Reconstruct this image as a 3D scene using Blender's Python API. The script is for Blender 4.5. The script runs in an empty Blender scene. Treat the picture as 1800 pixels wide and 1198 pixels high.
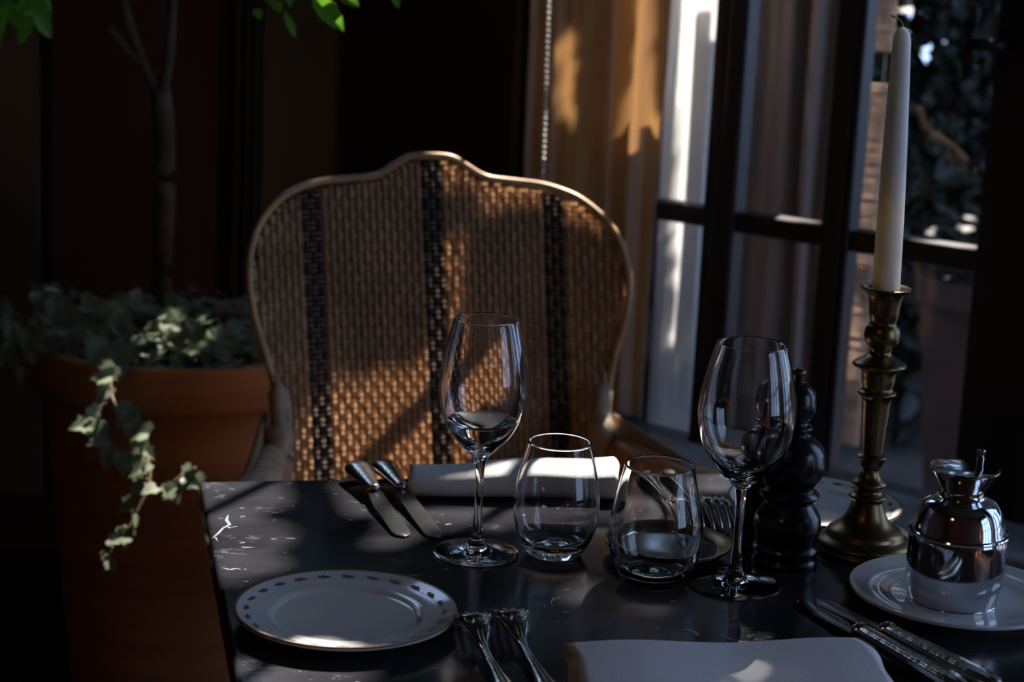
import bpy, bmesh, math, random
from math import sin, cos, pi, radians, tan, atan2, sqrt
from mathutils import Vector, Matrix
random.seed(7)
C = bpy.context.scene.collection
# ------------------------------------------------------------------ camera, world, sun, exposure
PITCH, ROLL, CAM_H, FPX = radians(12.5), radians(2.66), 1.30, 3400.0
fv = Vector((0, cos(PITCH), -sin(PITCH)))
r0 = Vector((1, 0, 0)); u0 = r0.cross(fv)
rv = r0*cos(ROLL) + u0*sin(ROLL)
uv = u0*cos(ROLL) - r0*sin(ROLL)
CAM = Vector((0, 0, CAM_H))
cd = bpy.data.cameras.new('camera'); cam = bpy.data.objects.new('camera', cd); C.objects.link(cam)
cd.sensor_width = 36; cd.lens = FPX/1800*36; cd.clip_start = .02
M = Matrix((rv, uv, -fv)).transposed().to_4x4(); M.translation = CAM
cam.matrix_world = M
cd.dof.use_dof = True; cd.dof.focus_distance = 1.62; cd.dof.aperture_fstop = 7.5
S = bpy.context.scene
S.camera = cam
S.view_settings.view_transform = 'Standard'; S.view_settings.look = 'None'
S.view_settings.exposure = 0.0; S.view_settings.gamma = 1.0
S.view_settings.use_curve_mapping = False
S.cycles.max_bounces = 14; S.cycles.transparent_max_bounces = 24; S.cycles.transmission_bounces = 14
S.cycles.caustics_reflective = True; S.cycles.sample_clamp_indirect = 3.0; S.cycles.blur_glossy = .4
W = bpy.data.worlds.new('world'); S.world = W; W.use_nodes = True
wn = W.node_tree; bg = wn.nodes['Background']
bg.inputs[0].default_value = (.45, .64, 1.0, 1); bg.inputs[1].default_value = 2.85
SUN_AZ, SUN_EL = atan2(.38, .925), radians(48)          # azimuth from +Y towards +X
SD = Vector((sin(SUN_AZ)*cos(SUN_EL), cos(SUN_AZ)*cos(SUN_EL), sin(SUN_EL)))
sl = bpy.data.lights.new('sun', 'SUN'); sl.energy = 23; sl.angle = radians(.35); sl.color = (1, .9, .78)
so = bpy.data.objects.new('sun', sl); C.objects.link(so); so.location = SD*8
so.rotation_euler = SD.to_track_quat('Z', 'Y').to_euler()

def ray(x, y): return fv + rv*((x-900)/FPX) - uv*((y-599)/FPX)
def at(x, y, z=.75): d = ray(x, y); return CAM + d*((z-CAM_H)/d.z)
def atY(x, y, Y): d = ray(x, y); return CAM + d*(Y/d.y)
YAW = radians(12.6)
AX = Vector((cos(YAW), sin(YAW), 0)); AY = Vector((-sin(YAW), cos(YAW), 0))

# ------------------------------------------------------------------ materials
def mat(name, col, rough=.5, metal=0., spec=.5, trans=0., sss=0., bump=0., bscale=50., var=0., vscale=8., coat=0., stretch=None, tcol=None):
    m = bpy.data.materials.new(name); m.use_nodes = True
    nt = m.node_tree; b = nt.nodes['Principled BSDF']
    b.inputs['Subsurface Radius'].default_value = (1, .85, .65)
    b.inputs['Base Color'].default_value = (*col, 1); b.inputs['Roughness'].default_value = rough
    b.inputs['Metallic'].default_value = metal; b.inputs['Specular IOR Level'].default_value = spec
    b.inputs['Coat Weight'].default_value = coat
    if sss:
        b.inputs['Subsurface Weight'].default_value = sss; b.inputs['Subsurface Scale'].default_value = .02
    tc = nt.nodes.new('ShaderNodeTexCoord'); mp = nt.nodes.new('ShaderNodeMapping')
    if stretch: mp.inputs['Scale'].default_value = stretch
    nt.links.new(tc.outputs['Object'], mp.inputs[0])
    if var:
        n = nt.nodes.new('ShaderNodeTexNoise'); n.inputs['Scale'].default_value = vscale; n.inputs['Detail'].default_value = 6
        nt.links.new(mp.outputs[0], n.inputs['Vector'])
        r = nt.nodes.new('ShaderNodeValToRGB')
        r.color_ramp.elements[0].position = .3; r.color_ramp.elements[1].position = .7
        r.color_ramp.elements[0].color = (*[c*(1-var) for c in col], 1)
        r.color_ramp.elements[1].color = (*[min(1, c*(1+var)) for c in col], 1)
        nt.links.new(n.outputs[0], r.inputs[0]); nt.links.new(r.outputs[0], b.inputs['Base Color'])
    if bump:
        n = nt.nodes.new('ShaderNodeTexNoise'); n.inputs['Scale'].default_value = bscale; n.inputs['Detail'].default_value = 5
        nt.links.new(mp.outputs[0], n.inputs['Vector'])
        bp = nt.nodes.new('ShaderNodeBump'); bp.inputs['Strength'].default_value = bump; bp.inputs['Distance'].default_value = .002
        nt.links.new(n.outputs[0], bp.inputs['Height']); nt.links.new(bp.outputs[0], b.inputs['Normal'])
    if trans:
        t = nt.nodes.new('ShaderNodeBsdfTranslucent'); t.inputs[0].default_value = (*(tcol or [min(1, c*1.25) for c in col]), 1)
        mx = nt.nodes.new('ShaderNodeMixShader'); mx.inputs[0].default_value = trans
        nt.links.new(b.outputs[0], mx.inputs[1]); nt.links.new(t.outputs[0], mx.inputs[2])
        nt.links.new(mx.outputs[0], nt.nodes['Material Output'].inputs[0])
    return m

def glassmat(name, col=(1, 1, 1), ior=1.48):
    m = bpy.data.materials.new(name); m.use_nodes = True; nt = m.node_tree
    nt.nodes.remove(nt.nodes['Principled BSDF'])
    g = nt.nodes.new('ShaderNodeBsdfGlass'); g.inputs['Color'].default_value = (*col, 1); g.inputs['Roughness'].default_value = 0; g.inputs['IOR'].default_value = ior
    nt.links.new(g.outputs[0], nt.nodes['Material Output'].inputs[0]); return m

def panemat(name, tint, refl, rough=.02):
    m = bpy.data.materials.new(name); m.use_nodes = True; nt = m.node_tree
    nt.nodes.remove(nt.nodes['Principled BSDF'])
    t = nt.nodes.new('ShaderNodeBsdfTransparent'); t.inputs[0].default_value = (*tint, 1)
    g = nt.nodes.new('ShaderNodeBsdfGlossy'); g.inputs['Roughness'].default_value = rough
    f = nt.nodes.new('ShaderNodeFresnel'); f.inputs[0].default_value = refl
    mx = nt.nodes.new('ShaderNodeMixShader')
    nt.links.new(f.outputs[0], mx.inputs[0]); nt.links.new(t.outputs[0], mx.inputs[1]); nt.links.new(g.outputs[0], mx.inputs[2])
    nt.links.new(mx.outputs[0], nt.nodes['Material Output'].inputs[0]); return m

def marble():
    m = bpy.data.materials.new('black_marble'); m.use_nodes = True; nt = m.node_tree; b = nt.nodes['Principled BSDF']
    N = nt.nodes.new; L = nt.links.new
    tc = N('ShaderNodeTexCoord')
    mp = N('ShaderNodeMapping'); mp.inputs['Scale'].default_value = (1, 2.2, 1); L(tc.outputs['Object'], mp.inputs[0])
    n1 = N('ShaderNodeTexNoise'); n1.inputs['Scale'].default_value = 9; n1.inputs['Detail'].default_value = 9; n1.inputs['Roughness'].default_value = .6; n1.inputs['Distortion'].default_value = 1.2
    L(mp.outputs[0], n1.inputs['Vector'])
    # thin veins: |noise-.5| small, broken up by a second noise
    s = N('ShaderNodeMath'); s.operation = 'SUBTRACT'; s.inputs[1].default_value = .5; L(n1.outputs[0], s.inputs[0])
    a = N('ShaderNodeMath'); a.operation = 'ABSOLUTE'; L(s.outputs[0], a.inputs[0])
    r1 = N('ShaderNodeValToRGB'); r1.color_ramp.elements[0].position = .0; r1.color_ramp.elements[0].color = (1, 1, 1, 1)
    r1.color_ramp.elements[1].position = .006; r1.color_ramp.elements[1].color = (0, 0, 0, 1); L(a.outputs[0], r1.inputs[0])
    n2 = N('ShaderNodeTexNoise'); n2.inputs['Scale'].default_value = 16; n2.inputs['Detail'].default_value = 3; L(tc.outputs['Object'], n2.inputs['Vector'])
    r2 = N('ShaderNodeValToRGB'); r2.color_ramp.elements[0].position = .56; r2.color_ramp.elements[1].position = .66; L(n2.outputs[0], r2.inputs[0])
    mu = N('ShaderNodeMath'); mu.operation = 'MULTIPLY'; L(r1.outputs[0], mu.inputs[0]); L(r2.outputs[0], mu.inputs[1])
    # flecks
    n3 = N('ShaderNodeTexNoise'); n3.inputs['Scale'].default_value = 75; n3.inputs['Detail'].default_value = 4; L(mp.outputs[0], n3.inputs['Vector'])
    r3 = N('ShaderNodeValToRGB'); r3.color_ramp.elements[0].position = .69; r3.color_ramp.elements[1].position = .72; L(n3.outputs[0], r3.inputs[0])
    mx2 = N('ShaderNodeMath'); mx2.operation = 'MAXIMUM'; L(mu.outputs[0], mx2.inputs[0]); L(r3.outputs[0], mx2.inputs[1])
    cl = N('ShaderNodeTexNoise'); cl.inputs['Scale'].default_value = 5; cl.inputs['Detail'].default_value = 8; L(mp.outputs[0], cl.inputs['Vector'])
    rc = N('ShaderNodeValToRGB'); rc.color_ramp.elements[0].position = .35; rc.color_ramp.elements[0].color = (.010, .010, .013, 1)
    rc.color_ramp.elements[1].position = .75; rc.color_ramp.elements[1].color = (.045, .046, .055, 1); L(cl.outputs[0], rc.inputs[0])
    mix = N('ShaderNodeMixRGB'); L(mx2.outputs[0], mix.inputs[0]); L(rc.outputs[0], mix.inputs[1]); mix.inputs[2].default_value = (.24, .26, .30, 1)
    L(mix.outputs[0], b.inputs['Base Color'])
    b.inputs['Roughness'].default_value = .17; b.inputs['Specular IOR Level'].default_value = .25
    rr = N('ShaderNodeMapRange'); rr.inputs[1].default_value = .3; rr.inputs[2].default_value = .7; rr.inputs[3].default_value = .11; rr.inputs[4].default_value = .22
    L(cl.outputs[0], rr.inputs[0]); L(rr.outputs[0], b.inputs['Roughness'])
    return m

MAT = dict(
    marble=marble(), vein=mat('white_vein', (.26, .27, .29), .35), iron=mat('black_iron', (.02, .02, .02), .5),
    porcelain=mat('porcelain', (.74, .75, .78), .12, coat=.4), gold=mat('gilding', (.22, .14, .06), .4, .5),
    motif=mat('gold_motif', (.13, .08, .03), .5),
    linen=mat('white_linen', (.80, .81, .84), .9, bump=.35, bscale=900),
    glass=glassmat('clear_glass'), water=glassmat('water', ior=1.33),
    steel=mat('polished_steel', (.62, .63, .66), .09, 1), silver=mat('old_silver', (.66, .62, .56), .16, 1, bump=.25, bscale=160),
    blade=mat('blade_steel', (.40, .39, .40), .16, 1), brass=mat('aged_brass', (.21, .145, .07), .32, 1, var=.35, vscale=30),
    wax=mat('candle_wax', (.80, .78, .73), .45, sss=.7), wick=mat('wick', (.45, .42, .36), .9),
    black=mat('black_lacquer', (.006, .008, .012), .24, coat=.15),
    cane=mat('natural_cane', (.64, .41, .23), .5, trans=.36, var=.35, vscale=14, bump=.3, bscale=300),
    rattan=mat('rattan_rim', (.62, .38, .19), .4, var=.2, vscale=20),
    weft=mat('cane_weft', (.42, .26, .14), .6, trans=.25, var=.25, vscale=20),
    ebony=mat('black_cane', (.012, .011, .014), .55),
    wicker=mat('grey_wicker', (.52, .38, .26), .6, var=.5, vscale=60, bump=.8, bscale=220, stretch=(1, 1, .3)),
    armwood=mat('arm_cane', (.55, .25, .09), .4, var=.3, vscale=12),
    wood=mat('dark_panel', (.10, .036, .020), .55, spec=.2, var=.4, vscale=2, stretch=(3, 3, .4)),
    wood2=mat('olive_panel', (.17, .095, .045), .6, spec=.2, var=.3, vscale=2),
    moulding=mat('moulding', (.07, .03, .02), .5, spec=.2), dark=mat('dark_gap', (.008, .006, .006), .8),
    frame=mat('painted_frame', (.024, .020, .024), .38, var=.2, vscale=9), floor=mat('floor_boards', (.035, .022, .016), .5, var=.3),
    ledge=mat('ledge_paint', (.32, .37, .42), .6, var=.15), ledge2=mat('ledge_stone', (.45, .43, .41), .7, var=.15, vscale=12),
    ceil=mat('ceiling_wood', (.05, .035, .025), .8),
    drape=mat('cream_drape', (.70, .57, .45), .9, trans=.45, tcol=(.80, .60, .38)), sheer=mat('white_sheer', (.80, .80, .80), .9, trans=.55),
    taupe=mat('taupe_drape', (.26, .20, .18), .9, trans=.3), blackhem=mat('black_cushion', (.008, .008, .012), .8),
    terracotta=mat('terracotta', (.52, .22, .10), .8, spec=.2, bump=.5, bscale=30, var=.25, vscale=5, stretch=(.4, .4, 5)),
    soil=mat('soil', (.02, .014, .01), 1), bark=mat('bark', (.10, .065, .045), .9, bump=1, bscale=60, var=.4, vscale=30),
    ivy=mat('ivy_leaf', (.25, .30, .20), .4, trans=.25, var=.45, vscale=25), ivyv=mat('ivy_vine', (.22, .13, .08), .7),
    green=mat('tree_leaf', (.16, .42, .03), .4, trans=.5), shadegreen=mat('privet_leaf', (.013, .018, .012), .6, trans=.1, var=.4, vscale=6), oldterra=mat('old_terracotta', (.05, .022, .015), .9, var=.3), darkgreen=mat('hedge_leaf', (.03, .042, .025), .6, trans=.15, var=.4, vscale=6),  # shadegreen and the outdoor terracotta are darkened to stand in for shade
    pane=panemat('window_pane', (.94, .945, .955), 1.25), bead=mat('chain_bead', (.88, .86, .84), .3),
    reed=mat('reed', (.55, .34, .22), .6, var=.35, vscale=40), paving=mat('paving', (.10, .09, .09), .8, var=.3),
    brick=mat('garden_wall', (.05, .028, .022), .9, var=.4, vscale=3),
    cloth=mat('seat_linen', (.45, .33, .22), .9), roof=mat('roof_slate', (.05, .05, .06), .9),
)

# ------------------------------------------------------------------ mesh helpers
def link(name, bm, m, parent=None, smooth=True, mats=None, recalc=True):
    if recalc: bmesh.ops.recalc_face_normals(bm, faces=bm.faces)
    me = bpy.data.meshes.new(name); bm.to_mesh(me); bm.free()
    for x in (mats or [m]): me.materials.append(MAT[x])
    if smooth:
        for p in me.polygons: p.use_smooth = True
    o = bpy.data.objects.new(name, me); C.objects.link(o)
    if parent: o.parent = parent
    return o
def sharp(o, ang=35):
    me = o.data
    bm = bmesh.new(); bm.from_mesh(me)
    for e in bm.edges:
        if len(e.link_faces) == 2 and e.calc_face_angle(0) > radians(ang): e.smooth = False
    bm.to_mesh(me); bm.free(); return o
def tag(o, label, cat, group=None, kind=None):
    o['label'] = label; o['category'] = cat
    if group: o['group'] = group
    if kind: o['kind'] = kind
    return o
def thing(name, loc, label, cat, rz=0, group=None):
    o = bpy.data.objects.new(name, None); C.objects.link(o); o.location = loc; o.rotation_euler = (0, 0, rz)
    return tag(o, label, cat, group)
def struct(o, label=None):
    o['kind'] = 'structure'
    if label: o['label'] = label
    return o
def box(bm, x0, x1, y0, y1, z0, z1, bev=0, mi=0):
    n0 = len(bm.faces)
    r = bmesh.ops.create_cube(bm, size=1, matrix=Matrix.Translation(((x0+x1)/2, (y0+y1)/2, (z0+z1)/2)) @ Matrix.Diagonal((abs(x1-x0), abs(y1-y0), abs(z1-z0), 1)))
    if bev:
        es = list({e for v in r['verts'] for e in v.link_edges})
        bmesh.ops.bevel(bm, geom=es, offset=bev, segments=3, affect='EDGES', profile=.5)
    return bm
def lathe(bm, prof, seg=64, mi=None, close=False, off=(0, 0, 0)):
    rings = []
    for (r, z) in prof:
        if r < 1e-6: rings.append([bm.verts.new((off[0], off[1], z+off[2]))])
        else: rings.append([bm.verts.new((off[0]+r*cos(2*pi*k/seg), off[1]+r*sin(2*pi*k/seg), z+off[2])) for k in range(seg)])
    n = len(rings)
    for i in range(n if close else n-1):
        A, B = rings[i], rings[(i+1) % n]
        for k in range(seg):
            k2 = (k+1) % seg
            if len(A) == 1 and len(B) == 1: continue
            if len(A) == 1: f = bm.faces.new((A[0], B[k], B[k2]))
            elif len(B) == 1: f = bm.faces.new((A[k], B[0], A[k2]))
            else: f = bm.faces.new((A[k], B[k], B[k2], A[k2]))
            if mi: f.material_index = mi[i]
    return bm
def smoothprof(pts, n=6):
    """Catmull-Rom through (r,z) points"""
    out = []
    for i in range(len(pts)-1):
        p0 = pts[max(0, i-1)]; p1 = pts[i]; p2 = pts[i+1]; p3 = pts[min(len(pts)-1, i+2)]
        for k in range(n):
            t = k/n
            out.append(tuple(.5*((2*p1[j]) + (-p0[j]+p2[j])*t + (2*p0[j]-5*p1[j]+4*p2[j]-p3[j])*t*t + (-p0[j]+3*p1[j]-3*p2[j]+p3[j])*t**3) for j in range(len(p1))))
    out.append(tuple(pts[-1])); return out
def tube(bm, pts, rad, seg=8, cap=True, flat=1.0, up=Vector((0, 0, 1))):
    pts = [Vector(p) for p in pts]; n = len(pts)
    rr = rad if hasattr(rad, '__len__') else [rad]*n
    rings = []
    for i in range(n):
        t = (pts[min(n-1, i+1)]-pts[max(0, i-1)]).normalized()
        a = t.cross(up)
        if a.length < 1e-3: a = t.cross(Vector((1, 0, 0)))
        a.normalize(); b = a.cross(t).normalized()
        rings.append([bm.verts.new(pts[i]+a*cos(2*pi*k/seg)*rr[i]+b*sin(2*pi*k/seg)*rr[i]*flat) for k in range(seg)])
    for i in range(n-1):
        for k in range(seg):
            bm.faces.new((rings[i][k], rings[i][(k+1) % seg], rings[i+1][(k+1) % seg], rings[i+1][k]))
    if cap:
        bm.faces.new(rings[0][::-1]); bm.faces.new(rings[-1])
    return bm
def NB(): return bmesh.new()
def leaf(bm, p, d, n, L, w, kind='lance', mi=0):
    """one leaf with real fold; p base, d direction, n normal"""
    d = d.normalized(); s = d.cross(n).normalized(); n = s.cross(d).normalized()
    if kind == 'ivy':
        prof = [(0, .0), (-.08, .28), (.12, .48), (.30, .40), (.42, .56), (.52, .30), (.72, .22), (1.0, 0)]
    else:
        prof = [(0, 0), (.25, .38), (.5, .5), (.75, .36), (1, 0)]
    mid = [bm.verts.new(p+d*L*max(0, a)-n*L*.10*(a*a)) for a, b in prof]
    for sg in (-1, 1):
        ed = [bm.verts.new(p+d*L*a+s*sg*w*b+n*(w*b*.25-L*.10*a*a)) for a, b in prof[1:-1]]
        seq = [mid[0]]+ed+[mid[-1]]
        for i in range(len(prof)-1):
            vs = []
            for v in (mid[i], mid[i+1], seq[i+1], seq[i]):
                if v not in vs: vs.append(v)
            if len(vs) >= 3:
                try: f = bm.faces.new(vs if sg > 0 else vs[::-1]); f.material_index = mi
                except ValueError: pass

# ------------------------------------------------------------------ setting
LW = Vector((.716, 2.9, 0)); DW = Vector((-.777, .629, 0)).normalized(); NW = Vector((DW.y, -DW.x, 0))  # NW: outward
if NW.y < 0: NW = -NW
WROT = atan2(-DW.y, -DW.x)         # local +x runs toward the camera side (right)
def wallframe(name, x0, x1, parts_z, parent): pass
def wl(px, py):                    # wall-local (x along -DW, z) of the pixel on the window plane
    d = ray(px, py); t = ((LW-CAM).dot(NW))/d.dot(NW); p = CAM+d*t
    return (p-LW).dot(-DW), p.z
bm = NB(); box(bm, -3.12, 3.3, -1.3, 3.85, -.1, 0); struct(link('floor', bm, 'floor', smooth=False))
BY = 3.72
# back wall; high opening added out of view to let sun on to the plants
bm = NB(); box(bm, -3.0, -.02, BY, BY+.12, 0, 1.36); box(bm, -3.0, -.95, BY, BY+.12, 1.36, 3.42); box(bm, -.95, -.02, BY, BY+.12, 2.9, 3.42)
struct(link('wall_back', bm, 'wood', smooth=False))
bm = NB(); box(bm, -3.12, -3.0, -1.2, BY+.12, 0, 3.42); struct(link('wall_left', bm, 'wood', smooth=False))
def slab(pts, z0, z1):
    b = NB(); lo = [b.verts.new((x, y, z0)) for x, y in pts]; hi = [b.verts.new((x, y, z1)) for x, y in pts]; n = len(pts)
    b.faces.new(lo); b.faces.new(hi)
    for i in range(n): b.faces.new((lo[i], lo[(i+1) % n], hi[(i+1) % n], hi[i]))
    return b
EX = 3.12; EY = LW.y+(EX-LW.x)*(-.629/.777)
cl_ = LW+NW*.10; t9 = (EX-LW.x)/.777
pA = LW+DW*.93+NW*.09; pB = LW-DW*t9+NW*.09
struct(link('ceiling', slab([(-3.12, -1.3), (EX+.1, -1.3), (EX+.1, pB.y), (pB.x, pB.y), (pA.x, pA.y), (pA.x, BY+.12), (-3.12, BY+.12)], 3.42, 3.52), 'ceil', smooth=False))
bm = NB(); box(bm, -3.12, EX+.1, -1.32, -1.2, 0, 3.42); struct(link('wall_near', bm, 'wood', smooth=False))
bm = NB(); box(bm, EX, EX+.12, -1.2, EY-.02, 0, .5); box(bm, EX, EX+.12, -1.2, EY-.02, 2.7, 3.42); box(bm, EX, EX+.12, -1.2, -.9, .5, 2.7); box(bm, EX, EX+.12, .70, EY-.02, .5, 2.7)
struct(link('wall_side', bm, 'wood', smooth=False))
bm = NB()
for y in (-.9, -.38, .14, .66): box(bm, EX+.03, EX+.09, y, y+.045, .5, 2.7)
for z in (.5, 1.2, 1.9, 2.655): box(bm, EX+.035, EX+.085, -.9, .70, z, z+.045)
struct(link('window_12', bm, 'frame', smooth=False))
# frame of the added opening in the back wall
wf = NB()
for x in (-.95, -.66, -.36, -.06): box(wf, x, x+.035, BY+.02, BY+.08, 1.36, 2.9)
for z in (1.36, 2.865): box(wf, -.95, -.02, BY+.02, BY+.08, z, z+.035)
w3 = link('window_3', wf, 'frame', smooth=False); struct(w3)
# panelling on the back wall: vertical bays and mouldings
def bx(px, y=300): return atY(px, y, BY).x
def trim(name, x0, x1, d, m, z0=0, z1=1.34, bev=.004):
    b = NB(); box(b, x0, x1, BY-d, BY-.001, z0, z1, bev); return struct(link(name, b, m, smooth=False))
trim('trim_1', bx(74), bx(92), .004, 'dark', bev=0)
trim('trim_2', bx(412), bx(424), .035, 'moulding')
trim('trim_3', bx(430), bx(440), .022, 'moulding'); trim('trim_4', bx(446), bx(455), .03, 'moulding')
trim('trim_5', bx(458), bx(848), .010, 'wood2')
trim('trim_6', bx(850), bx(862), .03, 'dark'); trim('trim_7', bx(905), bx(935), .05, 'moulding')
trim('trim_8', -1.5, bx(72), .010, 'wood2')
bm = NB(); box(bm, -3, -.02, BY-.02, BY-.001, 0, .12, .004); struct(link('baseboard_back', bm, 'moulding', smooth=False))
# window wall, built in its own frame: local x toward the right / near side, local y outward
def wobj(name, bm, m, **k):
    o = link(name, bm, m, smooth=k.get('smooth', False)); o.location = LW; o.rotation_euler = (0, 0, WROT); return o
# local y: outward must be +; check orientation
YS = 1 if (Matrix.Rotation(WROT, 3, 'Z') @ Vector((0, 1, 0))).dot(NW) > 0 else -1
def wbox(bm, x0, x1, y0, y1, z0, z1, bev=0): return box(bm, x0, x1, min(YS*y0, YS*y1), max(YS*y0, YS*y1), z0, z1, bev)
ZB, ZM, ZT = .38, 1.48, 3.28
xa, xb, xc, xd, xe, xf, xg = [wl(p, 410)[0] for p in (1165, 1250, 1305, 1458, 1508, 1733, 1800)]
zbar = wl(1450, 412)[1]
print('window local', xa, xb, xc, xd, xe, xf, xg, zbar)
def window(name, x0, x1, stile_l, stile_r, bars, label, mull=(), xu=None):
    f = NB(); xu = x0 if xu is None else xu
    wbox(f, x0, x0+stile_l, -.032, .008, ZB, ZM, .006); wbox(f, x1-stile_r, x1, -.032, .008, ZB, ZM, .006)
    wbox(f, xu, xu+.006, -.008, .008, ZM, ZT); wbox(f, x1-.006, x1, -.008, .008, ZM, ZT)
    wbox(f, x0, x1, -.03, .03, ZB, ZB+.05, .004); wbox(f, xu, x1, -.03, .03, ZT-.06, ZT, .004); wbox(f, xu, x1, -.014, .006, ZM-.018, ZM, .003)
    for z in bars: wbox(f, x0+.002, x1-.002, -.020, .020, z-.017, z+.017, .005)
    for x in mull: wbox(f, x-.012, x+.012, -.018, .018, ZB+.02, ZT-.02, .004)
    o = wobj(name, f, 'frame'); struct(o, label)
    p = NB(); wbox(p, x0+stile_l-.006, x1-stile_r+.006, -.002, .002, ZB+.04, ZM-.02); wbox(p, xu+.004, x1-.004, -.002, .002, ZM-.01, ZT-.05)
    q = link('window_pane', p, 'pane', o, smooth=False); q['label'] = 'clear pane of glass'
    return o
bars = [zbar]
window('window_1', xa-.30, xc-.036, .03, xc-.036-xb, bars, 'dark painted casement window beside the curtain', xu=xa-.60)
window('window_2', xc-.036, xe-.012, .036, xe-.012-xd, bars, 'dark painted casement window, second from the curtain')
window('window_4', xe-.0115, xg+.05, .0115, xg+.05-xf, bars, 'dark painted casement window behind the candle')
b = NB(); wbox(b, xg+.052, xg+.16, -.06, .08, 0, ZM, .006); struct(wobj('trim_9', b, 'frame'))
# more of the glazed wall toward the camera side, outside the frame
for i in range(5):
    x0 = xg+.17+i*.56
    window('window_%d' % (5+i), x0, x0+.55, .05, .05, bars, 'dark painted casement window along the side wall')
b = NB(); wbox(b, xa-.66, xg+2.98, -.05, .07, 0, ZB); wbox(b, xa-.66, xg+2.98, -.05, .07, ZT, 3.42)
struct(wobj('wall_right', b, 'ledge2'))
b = NB(); wbox(b, xa-.72, xa-.305, -.05, .05, 0, ZM); struct(wobj('trim_10', b, 'moulding'))
# espagnolette handle on the frame at the far right
hx = wl(1745, 75)[0]; hz = wl(1745, 75)[1]; h2x = wl(1775, 75)[0]
b = NB(); tube(b, [(hx, -YS*.075, hz-.05), (hx, -YS*.078, hz-.02), (hx, -YS*.08, hz+.03), (hx, -YS*.075, hz+.055)], [.006, .010, .010, .005], 12)
hnd = wobj('window_handle', b, 'iron', smooth=True); tag(hnd, 'black window handle on the frame at the far right', 'handle')
b = NB(); tube(b, [(hx, -YS*.075, hz), (h2x+.012, -YS*.06, hz), (h2x+.012, -YS*.03, hz)], .009, 10); o = link('bracket', b, 'iron', hnd)
# ledge below the windows
b = NB(); wbox(b, xa-.62, xg+1.9, -.22, -.051, .30, .44, .006); struct(wobj('trim_11', b, 'ledge'))
b = NB(); wbox(b, xa-.62, xg+1.9, -.20, -.051, 0, .298, .004); struct(wobj('trim_12', b, 'ledge2'))

# ------------------------------------------------------------------ curtains
def drape(name, pts, z0, z1, amp, waves, m, label, thick=.002, seed=1, bottom=None):
    rnd = random.Random(seed); n = waves*14; nz = 14
    A, B = Vector(pts[0]), Vector(pts[1]); d = (B-A); L = d.length; d.normalize(); nn = Vector((d.y, -d.x, 0))
    ph = [rnd.uniform(-.5, .5) for _ in range(waves+2)]; am = [rnd.uniform(.6, 1.2) for _ in range(waves+2)]
    b = NB(); grid = []
    for side in (0, 1):
        g = []
        for j in range(nz+1):
            z = z0+(z1-z0)*j/nz; row = []
            for i in range(n+1):
                s = i/n; k = int(s*waves); 
                f = sin(2*pi*s*waves + ph[min(k, waves)]*sin(pi*((s*waves) % 1)))*amp*am[min(k, waves)]
                f2 = sin(2*pi*s*waves*2.3+1.7+z)*amp*.25
                sw = .012*sin(z*3+s*9)*(1-j/nz)
                row.append(b.verts.new(A+d*(s*L+sw)+nn*(f+f2+side*thick)+Vector((0, 0, z))))
            g.append(row)
        grid.append(g)
    for side in (0, 1):
        g = grid[side]
        for j in range(nz):
            for i in range(n): b.faces.new((g[j][i], g[j][i+1], g[j+1][i+1], g[j+1][i]))
    for j in (0, nz):
        for i in range(n): b.faces.new((grid[0][j][i], grid[0][j][i+1], grid[1][j][i+1], grid[1][j][i]))
    for i in (0, n):
        for j in range(nz): b.faces.new((grid[0][j][i], grid[0][j+1][i], grid[1][j+1][i], grid[1][j][i]))
    return tag(link(name, b, m), label, 'curtain')
def wp(x, y=0): return LW+(-DW)*x+NW*y
cl = (wl(940, 300)[0]+.06, wl(1166, 300)[0]+.055)
drape('curtain', (wp(cl[0], -.10), wp(cl[1]+.005, -.10)), .455, 1.24, .020, 5, 'drape', 'long cream curtain hanging in folds left of the window', seed=3)
drape('sheer_curtain', (wp(xa-.125, .16), wp(xb-.10, .16)), .3, 1.25, .014, 4, 'sheer', 'white sheer curtain behind the leftmost window pane', seed=5)
drape('sheer_curtain', (wp(xb-.22, .34), wp(xd-.20, .34)), .3, 1.33, .022, 4, 'taupe', 'brownish grey curtain behind the second pane from the curtain', seed=8)
# black cushion roll at the foot of the curtain
p0 = wl(1088, 757)[0]+.06; p1 = wl(1162, 757)[0]+.06
b = NB(); box(b, -.085, .085, -.05, .05, 0, .05, .015)
o = link('cushion', b, 'blackhem'); o.location = wp((p0+p1)/2-.02, -.19)+Vector((0, 0, .441)); o.rotation_euler = (0, 0, WROT)
tag(o, 'small black cushion lying on the ledge under the curtain', 'cushion')
# beaded chain
top = atY(962, -8, 2.95); bot = atY(954, 420, 2.95)
b = NB(); n = 0; L = top.z+1.2-bot.z; k = 0; z = bot.z
while z < top.z+.3:
    xx = top.x+(bot.x-top.x)*((top.z-z)/(top.z-bot.z)) if z < top.z else top.x
    bmesh.ops.create_icosphere(b, subdivisions=1, radius=.0036, matrix=Matrix.Translation((xx*.5+(top.x+bot.x)/4, 2.95, z)))
    z += .0088
cx = (top.x+bot.x)/2
tube(b, [(cx*.5+cx*.5, 2.95, bot.z), (cx, 2.95, top.z+.3)], .0007, 6)
tag(link('blind_chain', b, 'bead'), 'beaded metal blind chain hanging left of the cream curtain', 'chain')

# ------------------------------------------------------------------ table
T0 = at(350, 845); TW, TD = .650, .86
def tl(x, y, z=.75): return Vector((T0.x, T0.y, 0))+AX*x+AY*y+Vector((0, 0, z))
def tpx(px, py, z=.75):
    q = at(px, py, z)-T0; return q.dot(AX), q.dot(AY)
TLOC = Vector((T0.x, T0.y, 0))
table = thing('dining_table', TLOC, 'square black marble dining table with white flecks and veins, set for two', 'table', YAW)
b = NB(); box(b, 0, TW, -TD, 0, .722, .75, .004)
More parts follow.
